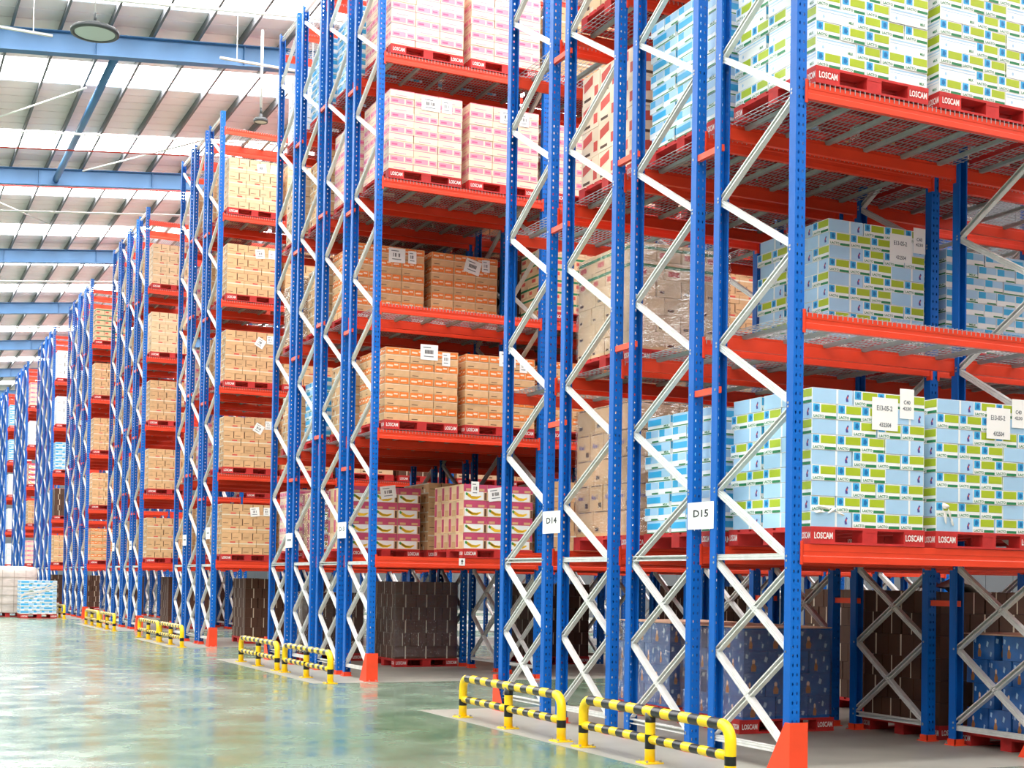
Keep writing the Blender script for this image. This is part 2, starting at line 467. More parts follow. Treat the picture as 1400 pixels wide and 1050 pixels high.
def spacer_mesh(h, w):
    b = MB(); b.box(-w, w, 0, G+.02, -h, h, 'red_spacer')
    b.box(-w-.004, w, -.025, .02, -h*1.0, h*1.0, 'red_spacer'); b.box(-w-.004, w, G, G+.045, -h, h, 'red_spacer')
    for y in (0, G+.02): b.tube([(-w-.014, y, 0), (-w-.004, y, 0)], .011, 'bolt', 6)
    return b.mesh('row_spacer')
SPACER = spacer_mesh(.028, .02)

RACK_LABEL = ['tall blue and orange pallet rack carrying the D15 and D14 signs',
 'tall blue and orange pallet rack carrying the D13 sign, across the aisle from D14',
 'third pallet rack along the cross aisle, three frames deep, brown cartons',
 'fourth pallet rack along the cross aisle, behind the three-frame rack',
 'fifth pallet rack along the cross aisle, beside the floor pallets',
 'sixth pallet rack along the cross aisle, partly behind the floor pallets',
 'seventh pallet rack along the cross aisle, above the white wrapped floor pallet',
 'farthest visible blue pallet rack at the end of the cross aisle',
 'unseen pallet rack on the near side of the aisle that the D15 rack faces']
RACK_SHORT = ['D15 rack', 'D13 rack', 'third rack', 'fourth rack', 'fifth rack', 'sixth rack', 'seventh rack', 'farthest rack', 'unseen near-side rack']
racks = []
for bi in range(9):
    near = bi <= 1
    rk = put('pallet_rack', None, None, (X0, BLOCK_Y[bi], 0), label=RACK_LABEL[bi], cat='pallet rack', group='pallet racks along the cross aisle')
    racks.append(rk)
    for r in range(ROWS[bi]):
        y = row_y(r); typ = 'A' if r % 2 == 0 else 'B'
        lst, joined = brace_meshes(typ)
        for k in range(BAYS[bi]+1):
            for face, yy in ((-1, y), (1, y+D)):
                u = put('upright', UP[face], rk, (k*BAY, yy, 0))
                if k <= 1 and bi <= 4: put('base_plate', BASEP, u)
            if k == 0 or (bi == 0 and k == 1):
                for kk, me, z in lst:
                    put('horizontal_brace' if kk == 'h' else 'diagonal_brace', me, rk, (k*BAY, y, z))
            else:
                put('frame_bracing', joined, rk, (k*BAY, y, 0))
        for lv in range(1, 7):
            h = .15 if lv == 1 else .128; z = LZ[lv]-.025
            for k in range(BAYS[bi]):
                sep = (k == 0 and bi <= 2)
                for rear in (0, 1):
                    o = put('load_beam', BEAM[(h, 0 if sep else 1)], rk, (k*BAY, y, z)) if not rear else \
                        put('load_beam', BEAM[(h, 0 if sep else 1)], rk, ((k+1)*BAY, y+D, z), (0, 0, math.pi))
                    if sep:
                        put('beam_connector', CONN[0], o); put('beam_connector', CONN[1], o)
                if lv >= 2 and (bi <= 2 or k == 0):
                    for s in (0, 1):
                        sepc = (bi == 0 and k <= 1 and lv <= 4) or (bi == 1 and k == 0 and r == 0)
                        dk = put('wire_deck', DECK[0 if sepc else 1], rk, (k*BAY+.055+s*(DW+.02), y, z))
                        if sepc:
                            for c in CHAN: put('support_channel', c, dk)
        if r < ROWS[bi]-1 and bi <= 4:
            zs = ([3.2, 5.33, 7.2, 9.1] if r != 1 else [3.82, 5.68, 7.5, 9.3])
            for z in zs: put('row_spacer', SPACER, rk, (-.02, y+D-.01, z), None)
            if bi == 0:
                for z in (1.35,): put('row_spacer', SPACER, rk, (BAY, y+D-.01, z))

# ------------------------------------------------------------------ column guards
b = MB(); t = .006; fx0, fx1, fy, hh = -.085, .085, -.105, .41
b.box(fx0, fx1, fy, fy+t, 0, hh, 'guard_red')
b.prism([(fy, 0), (.21, 0), (-.04, hh), (fy, hh)], lambda p, q: (fx0-t, p, q), lambda p, q: (fx0, p, q), 'guard_red')
b.box(fx0-.05, fx1, fy-.03, fy+.001, 0, .008, 'guard_red')
for x in (-.05, .05): b.tube([(x, fy-.016, .008), (x, fy-.016, .022)], .01, 'bolt', 6)
GUARD = b.mesh('column_guard')
gl = ['of the D15 rack, beside the yellow rail', 'of the D13 rack, at the green aisle', 'of the third rack', 'of the fourth rack', 'of the fifth rack']
for bi in range(5):
    put('column_guard', GUARD, None, (X0, BLOCK_Y[bi], .002), label='orange steel column guard at front end post '+gl[bi], cat='guard', group='orange column guards')
put('column_guard', GUARD, None, (X0+BAY, BLOCK_Y[0], .002), label='orange steel column guard one bay along the front of the D15 rack', cat='guard', group='orange column guards')
b = MB()
b.box(-.085, .085, .099, .105, 0, .41, 'guard_red')
b.prism([(.105, 0), (-.21, 0), (.04, .41), (.105, .41)], lambda p, q: (-.091, p, q), lambda p, q: (-.085, p, q), 'guard_red')
RG = b.mesh('column_guard_rear')
for bi in range(4):
    put('column_guard', RG, None, (X0, BLOCK_Y[bi]+row_y(ROWS[bi]-1)+D, .002), label='orange steel column guard at the rear end post of the '+RACK_SHORT[bi], cat='guard', group='orange column guards')
    if bi == 0:
        put('column_guard', RG, None, (X0+BAY, BLOCK_Y[0]+row_y(3)+D, .002), label='orange steel guard behind the water packs, rear post of the D15 rack', cat='guard', group='orange column guards')

# ------------------------------------------------------------------ yellow and black barriers
def stripes(p, q, n, r, first):
    pts = [Vector(p).lerp(Vector(q), i/n) for i in range(n+1)]
    ms = ['yellow_pipe' if (i+first) % 2 == 0 else 'black_pipe' for i in range(n)]
    return pts, ms
BL = 2.36
def barrier(x, y, label):
    root = put('safety_barrier', None, None, (x, y, .002), label=label, cat='barrier', group='yellow and black floor barriers')
    for nm, me in BARR: put(nm, me[0], root, me[1])
def make_barrier():
    out = []; r = .045; ht = .43; br = .12
    b = MB()
    pts = [(0, 0, .01), (0, 0, .13), (0, 0, .2)]; ms = ['yellow_pipe', 'black_pipe']
    pts.append((0, 0, ht-br)); ms.append('yellow_pipe')
    for i in range(1, 6):
        a = math.pi/2*i/5; pts.append((0, br*(1-math.cos(a)), ht-br+br*math.sin(a))); ms.append('yellow_pipe')
    n = 15
    for i in range(1, n+1):
        pts.append((0, br+(BL-2*br)*i/n, ht)); ms.append('black_pipe' if i % 2 == 1 else 'yellow_pipe')
    for i in range(1, 6):
        a = math.pi/2*i/5; pts.append((0, BL-br+br*math.sin(a), ht-br+br*math.cos(a))); ms.append('yellow_pipe')
    pts += [(0, BL, .2), (0, BL, .13), (0, BL, .01)]; ms += ['yellow_pipe', 'black_pipe', 'yellow_pipe']
    b.tube(pts, r, 'yellow_pipe', 14, ms); out.append(('hoop_pipe', (b.mesh('hoop_pipe', True), (0, 0, 0))))
    for y0, y1 in ((.03, BL/2-.03), (BL/2+.03, BL-.03)):
        b = MB(); n = 9; pts, ms = stripes((0, y0, .2), (0, y1, .2), n, r, 0); b.tube(pts, r*.86, 'yellow_pipe', 12, ms)
        out.append(('mid_rail', (b.mesh('mid_rail', True), (0, 0, 0))))
    b = MB(); pts = [(0, BL/2, .01), (0, BL/2, .12), (0, BL/2, .24), (0, BL/2, .34), (0, BL/2, ht)]
    b.tube(pts, r, 'yellow_pipe', 12, ['yellow_pipe', 'black_pipe', 'yellow_pipe', 'black_pipe']); out.append(('centre_post', (b.mesh('centre_post', True), (0, 0, 0))))
    b = MB(); b.box(-.085, .085, -.085, .085, 0, .012, 'yellow_pipe')
    for sx in (-1, 1):
        for sy in (-1, 1): b.tube([(sx*.065, sy*.065, .012), (sx*.065, sy*.065, .03)], .011, 'bolt', 6)
    fm = b.mesh('foot_plate')
    for y in (0, BL/2, BL): out.append(('foot_plate', (fm, (0, y, 0))))
    return out
BARR = make_barrier()
bt = ['the D15 rack', 'the D13 rack', 'the third rack', 'the fourth rack', 'the fifth rack']
for bi in range(5):
    barrier(5.96 if bi == 0 else 6.04, BLOCK_Y[bi]-.3, 'yellow and black tubular barrier at the front half of %s end' % bt[bi])
    if bi != 2:
        barrier(5.96 if bi == 0 else 6.04, BLOCK_Y[bi]+2.5, 'yellow and black tubular barrier at the rear half of %s end' % bt[bi])
    else:
        barrier(6.04, BLOCK_Y[bi]+2.3, 'yellow and black tubular barrier at the rear half of %s end' % bt[bi])

# ------------------------------------------------------------------ paper row signs
def sign(x, y, z, w, h, txt, label):
    b = MB(); b.box(-.001, 0, -w/2, w/2, 0, h, 'paper')
    # a sheet bridging two posts; faces the cross aisle (-x)
    if txt: b.text(txt, (-.0022, .28*w, h*.44), (0, -1, 0), (0, 0, 1), w*.58, h*.28, 'ink')
    else: b.box(-.002, -.001, -w*.3, w*.3, h*.45, h*.6, 'ink_grey')
    put('row_sign', b.mesh('row_sign'), None, (x, y, z), label=label, cat='sign', group='paper row signs')
gapc = lambda r: row_y(r)+D+G/2
sign(X0-.055, BLOCK_Y[0]+gapc(0), 1.985, .42, .24, 'D15', 'white paper sign reading D15 taped across two blue posts')
sign(X0-.055, BLOCK_Y[0]+gapc(2), 2.02, .42, .24, 'D14', 'white paper sign reading D14 taped across two blue posts')
sign(X0-.055, BLOCK_Y[1]+gapc(0), 2.12, .42, .25, 'D13', 'white paper sign reading D13 on the rack beyond D14')
sign(X0-.055, BLOCK_Y[1]+gapc(2), 2.02, .42, .25, '', 'small white paper row sign at the rear of the D13 rack')
sign(X0-.055, BLOCK_Y[2]+.35, 2.3, .40, .25, '', 'small white paper row sign at the front of the third rack')
sign(X0-.055, BLOCK_Y[2]+gapc(1), 2.2, .40, .25, '', 'small white paper row sign at the rear of the third rack')
sign(X0-.055, BLOCK_Y[3]+gapc(0), 2.2, .40, .25, '', 'small white paper row sign at the front of the fourth rack')
sign(X0-.055, BLOCK_Y[3]+gapc(2), 2.2, .40, .25, '', 'small white paper row sign at the rear of the fourth rack')

# ------------------------------------------------------------------ pallets
PW, PD, PH = 1.17, 1.17, .14
def pallet_parts():
    parts = []
    def bx(nm, *a, m='pallet_red'): parts.append((nm, a, m))
    n = 7; w = .135; g = (PD-n*w)/(n-1)
    for i in range(n): bx('deck_board', 0, PW, i*(w+g), i*(w+g)+w, PH-.02, PH)
    xs = [(0, .24), (.52, .67), (.95, PW)]; ys = [(0, .14), (.515, .655), (1.03, PD)]
    for x0, x1 in xs:
        bx('stringer_board', x0, x1, 0, PD, PH-.038, PH-.02)
    for x0, x1 in xs:
        for y0, y1 in ys: bx('block', x0, x1, y0+.002, y1-.002, .018, PH-.038)
    for y0, y1 in ys: bx('bottom_board', 0, PW, y0, y1, 0, .018)
    return parts
LETTERS = []
for o_, ux_, w_ in (((.03, -.0015, .042), (1, 0, 0), .185), ((.965, -.0015, .042), (1, 0, 0), .185), ((-.0015, .13, .042), (0, -1, 0), .12), ((-.0015, 1.15, .042), (0, -1, 0), .11)):
    b = MB(); b.text('LOSCAM', (0, 0, 0), ux_, (0, 0, 1), w_, .055, 'white_paint'); LETTERS.append((b.mesh('lettering'), o_))
PP = pallet_parts(); PMESH = {}
b = MB()
for nm, a, m in PP: b.box(*a, m)
PALLET = b.mesh('pallet')
def pallet(x, y, z, label, detail, group, nlet=2):
    if detail >= 3:
        root = put('pallet', None, None, (x, y, z), label=label, cat='pallet', group=group)
        for nm, a, m in PP:
            key = (nm, round(a[1]-a[0], 3), round(a[3]-a[2], 3))
            if key not in PMESH:
                b = MB(); b.box(0, a[1]-a[0], 0, a[3]-a[2], 0, a[5]-a[4], m); PMESH[key] = b.mesh(nm)
            put(nm, PMESH[key], root, (a[0], a[2], a[4]))
    else:
        root = put('pallet', PALLET, None, (x, y, z), label=label, cat='pallet', group=group)
    for me, o_ in LETTERS[:4 if detail >= 3 else nlet]: put('lettering', me, root, o_, label='white stencilled lettering')
    return root

# ------------------------------------------------------------------ cartons
EPS = .0012
class Face:
    def __init__(s, b, o, ux, w, h): s.b = b; s.o = Vector(o); s.ux = Vector(ux); s.n = Vector((ux[1], -ux[0], 0)); s.w = w; s.h = h
    def rect(s, u0, u1, v0, v1, m, lift=1):
        s.b.poly([(u0*s.w, v0*s.h), (u1*s.w, v0*s.h), (u1*s.w, v1*s.h), (u0*s.w, v1*s.h)], s.o+s.n*EPS*lift, s.ux, (0, 0, 1), m)
    def poly(s, pts, m, lift=1):
        s.b.poly([(u*s.w, v*s.h) for u, v in pts], s.o+s.n*EPS*lift, s.ux, (0, 0, 1), m)
    def text(s, t, u0, u1, v0, v1, m, lift=2):
        s.b.text(t, s.o+s.n*EPS*lift+s.ux*(u0*s.w)+Vector((0, 0, v0*s.h)), s.ux, (0, 0, 1), (u1-u0)*s.w, (v1-v0)*s.h, m)
def milk_end(f):
    f.rect(.03, .30, .42, .96, 'cyan_card'); f.poly([(.1, .55), (.2, .5), (.26, .68), (.2, .88), (.11, .84)], 'blue_blot', 2)
    f.rect(.36, .98, .42, .94, 'lime_card'); f.rect(.52, .98, .02, .2, 'green_card'); f.text('LACTO', .05, .48, .06, .24, 'green_card')
def milk_long(f):
    f.rect(.01, .99, .02, .98, 'sky_card'); f.rect(.59, .64, .02, .98, 'white_card', 2)
    f.poly([(.84, .2), (.90, .22), (.88, .45), (.91, .62), (.88, .72), (.85, .55), (.83, .4)], 'purple_ink', 2); f.rect(.855, .885, .42, .56, 'red_print', 3)
def milk2_long(f):
    f.rect(.02, .98, .80, .90, 'sky_card'); f.rect(.02, .98, .62, .66, 'sky_card'); f.text('MILK', .80, .93, .16, .34, 'green_card')
    f.poly([(.16, .2), (.19, .2), (.205, .3), (.19, .42), (.16, .42), (.145, .3)], 'sky_card')
def milk3_long(f):
    f.rect(.0, 1, .30, .98, 'sky_card'); f.rect(.02, .62, .34, .8, 'cyan_card', 2); f.rect(0, 1, 0, .08, 'green_card'); f.text('MILK', .74, .95, .12, .28, 'green_card')
def milk3_end(f):
    f.rect(.03, .42, .42, .96, 'cyan_card'); f.rect(.42, .98, .42, .96, 'sky_card'); f.rect(.5, .98, .02, .14, 'green_card')
def banana_face(f):
    f.rect(0, 1, .55, 1, 'magenta_card'); f.rect(.1, .36, .6, .74, 'kraft', 2); f.rect(.62, .9, .6, .74, 'kraft', 2)
    f.rect(.04, .86, .03, .54, 'white_card'); f.rect(.9, .99, .03, .5, 'kraft_gap')
    for d in (0, .09):
        P = [(.12, .42), (.2, .28), (.36, .16-d*.3), (.58, .14), (.78, .3), (.72, .3), (.56, .24), (.38, .27), (.26, .38), (.18, .46)]
        f.poly([(u, v-d*.6) for u, v in P], 'banana', 2)
    f.poly([(.08, .44), (.13, .5), (.2, .38), (.15, .28), (.09, .34)], 'leaf_green', 3)
def banana_side(f):
    f.rect(0, 1, .55, 1, 'kraft_light'); f.rect(.05, .35, .1, .9, 'magenta_card', 2); f.rect(.45, .95, .05, .45, 'kraft')
def orange_face(f):
    f.rect(.03, .56, .06, .92, 'orange_print'); f.rect(.60, .97, .06, .92, 'orange_print')
    f.poly([(.07, .35), (.3, .3), (.32, .55), (.08, .6)], 'cream_card', 2); f.rect(.36, .52, .5, .72, 'cream_card', 2); f.poly([(.64, .35), (.9, .4), (.88, .6), (.66, .56)], 'cream_card', 2)
def orange_plain(f):
    f.rect(0, 1, .88, .96, 'cream_card'); f.rect(.1, .35, .2, .3, 'kraft_gap')
def pink_face(f):
    f.rect(.04, .6, .15, .85, 'pink_card'); f.rect(.66, .96, .15, .85, 'pink_card'); f.rect(.1, .34, .35, .6, 'pink_print', 2); f.rect(.7, .9, .4, .6, 'pink_print', 2)
def pink_plain(f):
    f.rect(0, 1, .9, 1, 'pink_card'); f.rect(.2, .7, .2, .32, 'pink_card')
def kraft_face(f):
    f.rect(0, 1, .86, 1, 'tape'); f.rect(.42, .58, .0, .4, 'tape'); f.poly([(.2, .4), (.34, .36), (.36, .6), (.22, .66)], 'kraft_dark')
def kraft_end(f):
    f.rect(.95, 1, .05, .95, 'kraft_gap'); f.rect(.1, .6, .3, .36, 'kraft_gap')
def kraft_flat(f):
    f.rect(0, 1, .42, .58, 'tape'); f.rect(.5, .8, .62, .8, 'red_print')
def tan_face(f):
    f.rect(.1, .3, .2, .34, 'kraft_gap')
def dark_face(f):
    f.rect(.47, .53, 0, 1, 'tape') ; f.rect(.0, .02, 0, 1, 'kraft_gap')
def aloe_face(f):
    f.rect(.1, .9, .93, .97, 'kraft_gap'); f.rect(.7, .95, .1, .3, 'kraft_dark'); f.text('Aloe I', .15, .62, .42, .62, 'purple_ink')
def aloe_plain(f):
    f.rect(.1, .9, .93, .97, 'kraft_gap'); f.rect(.1, .3, .2, .34, 'kraft_dark')
def red_face(f):
    f.poly([(.08, .45), (.6, .62), (.6, .95), (.08, .78)], 'red_print'); f.rect(.7, .92, .15, .5, 'red_print'); f.rect(.1, .5, .1, .2, 'kraft_dark')
def green_face(f):
    f.rect(0, 1, .62, .8, 'green_card'); f.rect(.1, .45, .2, .5, 'red_print'); f.rect(.55, .9, .1, .5, 'kraft_light')
def water_face(f):
    cx = .3
    f.poly([(cx-.07, .1), (cx+.07, .1), (cx+.09, .3), (cx+.03, .45), (cx-.04, .45), (cx-.08, .28)], 'bear_tan')
    f.poly([(cx-.04, .45), (cx+.04, .45), (cx+.05, .58), (cx, .66), (cx-.05, .58)], 'cream_card')
    f.poly([(.62, .55), (.7, .5), (.74, .7), (.66, .78)], 'sky_card'); f.poly([(.8, .15), (.86, .12), (.9, .3), (.82, .34)], 'sky_card'); f.poly([(.05, .7), (.12, .66), (.14, .85), (.06, .88)], 'sky_card')
# kind: long, short, height, base material, [(long deco, end deco) per layer parity], front patterns per parity, phrase
KIND = {
 'milk':   (.41, .247, .125, 'white_card', [(milk_long, milk_end)]*2, ['LEEE', 'EEEL'], 'white blue lime milk cartons'),
 'milk2':  (.41, .247, .125, 'white_card', [(milk2_long, milk_end)]*2, ['EEEL', 'LEEE'], 'white milk cartons, lime ends'),
 'milk3':  (.41, .247, .125, 'white_card', [(milk3_long, milk3_end)]*2, ['LEEE', 'EEEL'], 'sky blue milk cartons'),
 'banana': (.385, .29, .245, 'kraft_light', [(banana_face, banana_side)]*2, ['LLL', 'LLL'], 'magenta banana cartons'),
 'orange': (.385, .29, .108, 'kraft', [(orange_plain, orange_plain), (orange_face, orange_face)], ['LLL', 'LLL'], 'orange-printed tan cartons'),
 'pink':   (.385, .29, .108, 'cream_card', [(pink_plain, pink_plain), (pink_face, pink_face)], ['LLL', 'LLL'], 'pink and cream cartons'),
 'kraft':  (.375, .225, .155, 'kraft', [(kraft_face, kraft_end), (kraft_flat, kraft_face)], ['EEEEE', 'LLL'], 'plain tan cartons'),
 'kraftl': (.375, .225, .155, 'kraft_light', [(kraft_face, kraft_end), (kraft_flat, kraft_face)], ['EEEEE', 'LLL'], 'pale tan cartons'),
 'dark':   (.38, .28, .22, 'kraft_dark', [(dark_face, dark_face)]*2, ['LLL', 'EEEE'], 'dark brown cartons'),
 'aloe':   (.38, .28, .27, 'kraft', [(aloe_plain, aloe_plain), (aloe_face, aloe_face)], ['EEEE', 'LLL'], 'tan cartons with handwriting'),
 'red':    (.56, .38, .30, 'cream_card', [(red_face, red_face)]*2, ['LL', 'LL'], 'red-printed cream cartons'),
 'green':  (.38, .28, .18, 'kraft_light', [(green_face, green_face)]*2, ['LLL', 'EEEE'], 'green-banded tan cartons'),
 'tanb':   (.38, .28, .18, 'kraft_light', [(tan_face, tan_face)]*2, ['LLL', 'EEEE'], 'tan cartons'),
 'water':  (.40, .27, .23, 'water_blue', [(water_face, water_face)]*2, ['LLE', 'ELL'], 'blue printed bottle packs'),
 'white':  (.38, .28, .16, 'white_card', [(milk2_long, kraft_end)]*2, ['LLL', 'EEEE'], 'plain white cartons'),
}
CART = {}
def carton(kind, par, orient):
    key = (kind, par, orient)
    if key not in CART:
        a, c, h, base, decos, _, _ = KIND[kind]; g = .004
        lx, ly = (a, c) if orient == 'L' else (c, a)
        dl, de = decos[par]; b = MB(); lx -= g; ly -= g; hz = h-.003
        b.box(0, lx, 0, ly, 0, hz, base)
        fr, lf = (dl, de) if orient == 'L' else (de, dl)
        fr(Face(b, (0, 0, 0), (1, 0, 0), lx, hz)); lf(Face(b, (0, ly, 0), (0, -1, 0), ly, hz))
        CART[key] = [b, None, lx+g, ly+g]
    return CART[key]
def layer(kind, par, W, Dp):
    a, c, h, base, decos, pats, _ = KIND[kind]
    out = []; x = 0; pat = pats[par]
    tot = sum(a if ch == 'L' else c for ch in pat); sc = (W-tot)/max(1, len(pat)-1) if W > tot else 0
    for ch in pat:
        w, d = (a, c) if ch == 'L' else (c, a)
        if x + w > W+.02: break
        out.append((ch, x, 0)); x += w+sc
    d0 = c if pat[0] == 'L' else a
    rem = Dp-d0; best = None
    for ch, ln in (('L', c), ('E', a)):
        n = int(rem/ln+.04); left = abs(rem-n*ln)
        if n and (best is None or left < best[0]): best = (left, ch, n, ln)
    if best:
        _, ch, n, ln = best; st = max(ln, rem/n)
        for i in range(n): out.append((ch, 0, d0+i*st))
    return out
def add_label(root, x, z, w, h, rot, seed):
    r = random.Random(seed); b = MB(); b.box(0, w, -.0012, 0, 0, h, 'paper')
    n = 9; bw = w*.5/n
    for i in range(n):
        if r.random() < .65: b.face([(w*.25+i*bw, -.002, h*.4), (w*.25+i*bw+bw*.7, -.002, h*.4), (w*.25+i*bw+bw*.7, -.002, h*.65), (w*.25+i*bw, -.002, h*.65)], 'ink')
    b.face([(w*.2, -.002, h*.2), (w*.75, -.002, h*.2), (w*.75, -.002, h*.26), (w*.2, -.002, h*.26)], 'ink_grey')
    b.face([(w*.15, -.002, h*.78), (w*.6, -.002, h*.78), (w*.6, -.002, h*.84), (w*.15, -.002, h*.84)], 'ink_grey')
    put('paper_label', b.mesh('paper_label'), root, (x, -.006, z), (0, rot, 0))
def text_label(root, x, z, w, h, lines):
    b = MB(); b.box(0, w, -.0012, 0, 0, h, 'paper')
    for t, u0, u1, v0, v1, m in lines: b.text(t, (u0*w, -.0025, v0*h), (1, 0, 0), (0, 0, 1), (u1-u0)*w, (v1-v0)*h, m)
    put('paper_label', b.mesh('paper_label'), root, (x, -.007, z))
def append(dst, src, off):
    n = len(dst.v); dst.v += [(p[0]+off[0], p[1]+off[1], p[2]+off[2]) for p in src.v]
    mp = [dst.mi(m) for m in src.mats]
    dst.f += [tuple(n+i for i in f) for f in src.f]; dst.m += [mp[i] for i in src.m]
def film(root, W, Dp, h0, h1, name='stretch_film'):
    b = MB(); n = 10; e = .012; r = random.Random(int(W*1000+h1*77))
    def ring(z):
        P = []
        for i in range(n): P.append((-e+(W+2*e)*i/n, -e))
        for i in range(n): P.append((W+e, -e+(Dp+2*e)*i/n))
        for i in range(n): P.append((W+e-(W+2*e)*i/n, Dp+e))
        for i in range(n): P.append((-e, Dp+e-(Dp+2*e)*i/n))
        return [(x+r.uniform(-.006, .002)*(1 if x > W/2 else -1)*-1, y+r.uniform(-.006, .004), z+r.uniform(-.01, .01)) for x, y in P]
    k = 9; N = 4*n
    for j in range(k+1): b.v += ring(h0+(h1-h0)*j/k)
    i0 = b.mi('film')
    for j in range(k):
        for i in range(N):
            b.f.append((j*N+i, j*N+(i+1) % N, (j+1)*N+(i+1) % N, (j+1)*N+i)); b.m.append(i0)
    put(name, b.mesh(name, True), root, label='clear wrinkled stretch film')
JOINED = {}
LOADS = 0
def load(kind, x, y, z, W, Dp, nl, label, detail, group=None, jit=.004, under=None):
    global LOADS; LOADS += 1
    a, c, h, base, decos, pats, _ = KIND[kind]; r = random.Random(LOADS*13)
    if detail >= 2:
        root = put('carton_stack', None, None, (x, y, z), label=label, cat='carton stack', group=group)
        for l in range(nl):
            par = l % 2
            for ch, cx, cy in layer(kind, par, W, Dp):
                ct = carton(under if under and l < nl-2 else kind, par, ch)
                if ct[1] is None: ct[1] = ct[0].mesh('carton')
                put('carton', ct[1], root, (cx+r.uniform(-jit, jit), cy+r.uniform(-jit, jit), l*h), (0, 0, r.uniform(-.006, .006)))
        b = MB(); i = min(a, c)+.012; b.box(i, W-.01, i, Dp-.01, 0, nl*h-.004, base)
        put('inner_cartons', b.mesh('inner_cartons'), root, kind='stuff')
    else:
        key = (kind, round(W, 2), round(Dp, 2), nl)
        if key not in JOINED:
            b = MB()
            for l in range(nl):
                par = l % 2
                for ch, cx, cy in layer(kind, par, W, Dp):
                    append(b, carton(kind, par, ch)[0], (cx+r.uniform(-jit, jit), cy+r.uniform(-jit, jit), l*h))
            i = min(a, c)+.012; b.box(i, W-.01, i, Dp-.01, 0, nl*h-.004, base)
            JOINED[key] = b.mesh('carton_stack')
        root = put('carton_stack', JOINED[key], None, (x, y, z), label=label, cat='carton stack', group=group)
    return root
NUM = ['ground', 'first', 'second', 'third', 'fourth', 'fifth', 'top']
ROWN = ['front row', 'second row', 'third row', 'rear row']
def place(bi, r, lv, slot, kind, nl=None, detail=None, inset=.06, wrap=False, labels=None, dx=0., dy=0., under=None):
    bayi, s = divmod(slot, 2)
    a, c, h, base, decos, pats, phr = KIND[kind]
    if nl is None: nl = int(1.18/h)
    x = X0 + bayi*BAY + (.13 if s == 0 else 1.42) + dx
    y = BLOCK_Y[bi] + row_y(r) - .06 + dy
    z = (.002 if lv == 0 else LZ[lv]-.025 + (.014 if lv >= 2 else .003))
    if detail is None: detail = 2 if (bi <= 1 and r == 0 and bayi == 0) else 1
    where = ('beam level %s' % NUM[lv] if 0 else '%s level' % NUM[lv]) + ', %s %s' % (RACK_SHORT[bi], ROWN[r] if ROWS[bi] == 4 or r < 2 else 'rear row')
    sl = ['end frame side', 'end bay inner side', 'second bay outer side', 'second bay inner side', 'third bay outer side', 'third bay inner side', 'fourth bay outer side', 'fourth bay inner side'][slot]
    grp = 'pallet loads on the ' + RACK_SHORT[bi]
    pallet(x, y, z, 'red pallet, %s, %s' % (where, sl), 3 if (bi == 0 and r == 0 and bayi == 0) or (bi == 1 and r == 0 and lv in (1, 2)) else 1, 'red pallets', 3 if bi == 0 else 2 if bi == 1 else 1)
    Wd = min(PW, sum(a if ch == 'L' else c for ch in pats[0])+.01); ox = (PW-Wd)/2
    root = load(kind, x+ox+.0, y+.01, z+PH, Wd, 1.15, nl, '%s, %s, %s' % (phr, where, sl), detail, grp, under=under)
    if wrap: film(root, Wd, 1.15, .03, nl*h-.01)
    if labels:
        for i, (lx, lz, lw, lh, ro) in enumerate(labels): add_label(root, lx, lz, lw, lh, ro, LOADS+i*50)
    return root, nl*h
def mlabel(root, x, top):
    text_label(root, x, top-.33, .27, .27, [('E13-05-2', .18, .78, .6, .76, 'ink_grey'), ('432504', .28, .74, .1, .24, 'ink_grey')])
    b = MB(); b.box(0, .15, -.0012, 0, 0, .25, 'paper'); b.text('C40', (.04, -.0025, .12), (1, 0, 0), (0, 0, 1), .07, .035, 'ink_grey'); b.text('4230', (.03, -.0025, .07), (1, 0, 0), (0, 0, 1), .09, .03, 'ink_grey')
    put('paper_label', b.mesh('paper_label'), root, (x+.29, -.007, top-.22))

# ---- D15 / D14 rack
NEAR_MILK = []
for s in (0, 1):
    r_, t_ = place(0, 0, 1, s, 'milk', 9, 2); NEAR_MILK.append(r_); mlabel(r_, .6 if s == 0 else .55, t_+.02)
    place(0, 0, 3, s, 'milk2', 10, 2)
    place(0, 0, 5, s, 'kraft', None, 1)  # unseen upper loads, put in to shade the levels below
place(0, 1, 1, 0, 'milk3', 9, 2); place(0, 1, 1, 1, 'milk', 9, 1)
r_, t_ = place(0, 1, 2, 1, 'milk', 9, 2); mlabel(r_, .72, t_)
place(0, 1, 3, 0, 'milk3', 10, 2); place(0, 1, 3, 1, 'kraft', None, 1)
place(0, 2, 1, 0, 'aloe', 5, 2, wrap=True); place(0, 2, 1, 1, 'kraft', 7, 1)
place(0, 2, 2, 0, 'green', 6, 2, wrap=True, under='tanb')
place(0, 2, 3, 0, 'red', 4, 2); place(0, 2, 3, 1, 'milk2', 9, 1)
place(0, 2, 4, 0, 'kraftl', 7, 2); place(0, 1, 4, 0, 'kraft', None, 1)
place(0, 3, 3, 2, 'milk', None, 1); place(0, 3, 4, 1, 'milk', None, 1)
place(0, 1, 2, 2, 'milk3', 8, 1); place(0, 1, 2, 3, 'milk3', 8, 1); place(0, 1, 3, 2, 'red', 4, 1); place(0, 2, 2, 2, 'milk3', 7, 1); place(0, 2, 3, 2, 'kraft', None, 1)
place(0, 3, 2, 4, 'kraft', None, 1); place(0, 0, 1, 2, 'milk', 9, 1); place(0, 0, 3, 2, 'milk2', 10, 1); place(0, 2, 1, 2, 'kraft', 7, 1); place(0, 1, 1, 2, 'milk', 8, 1)
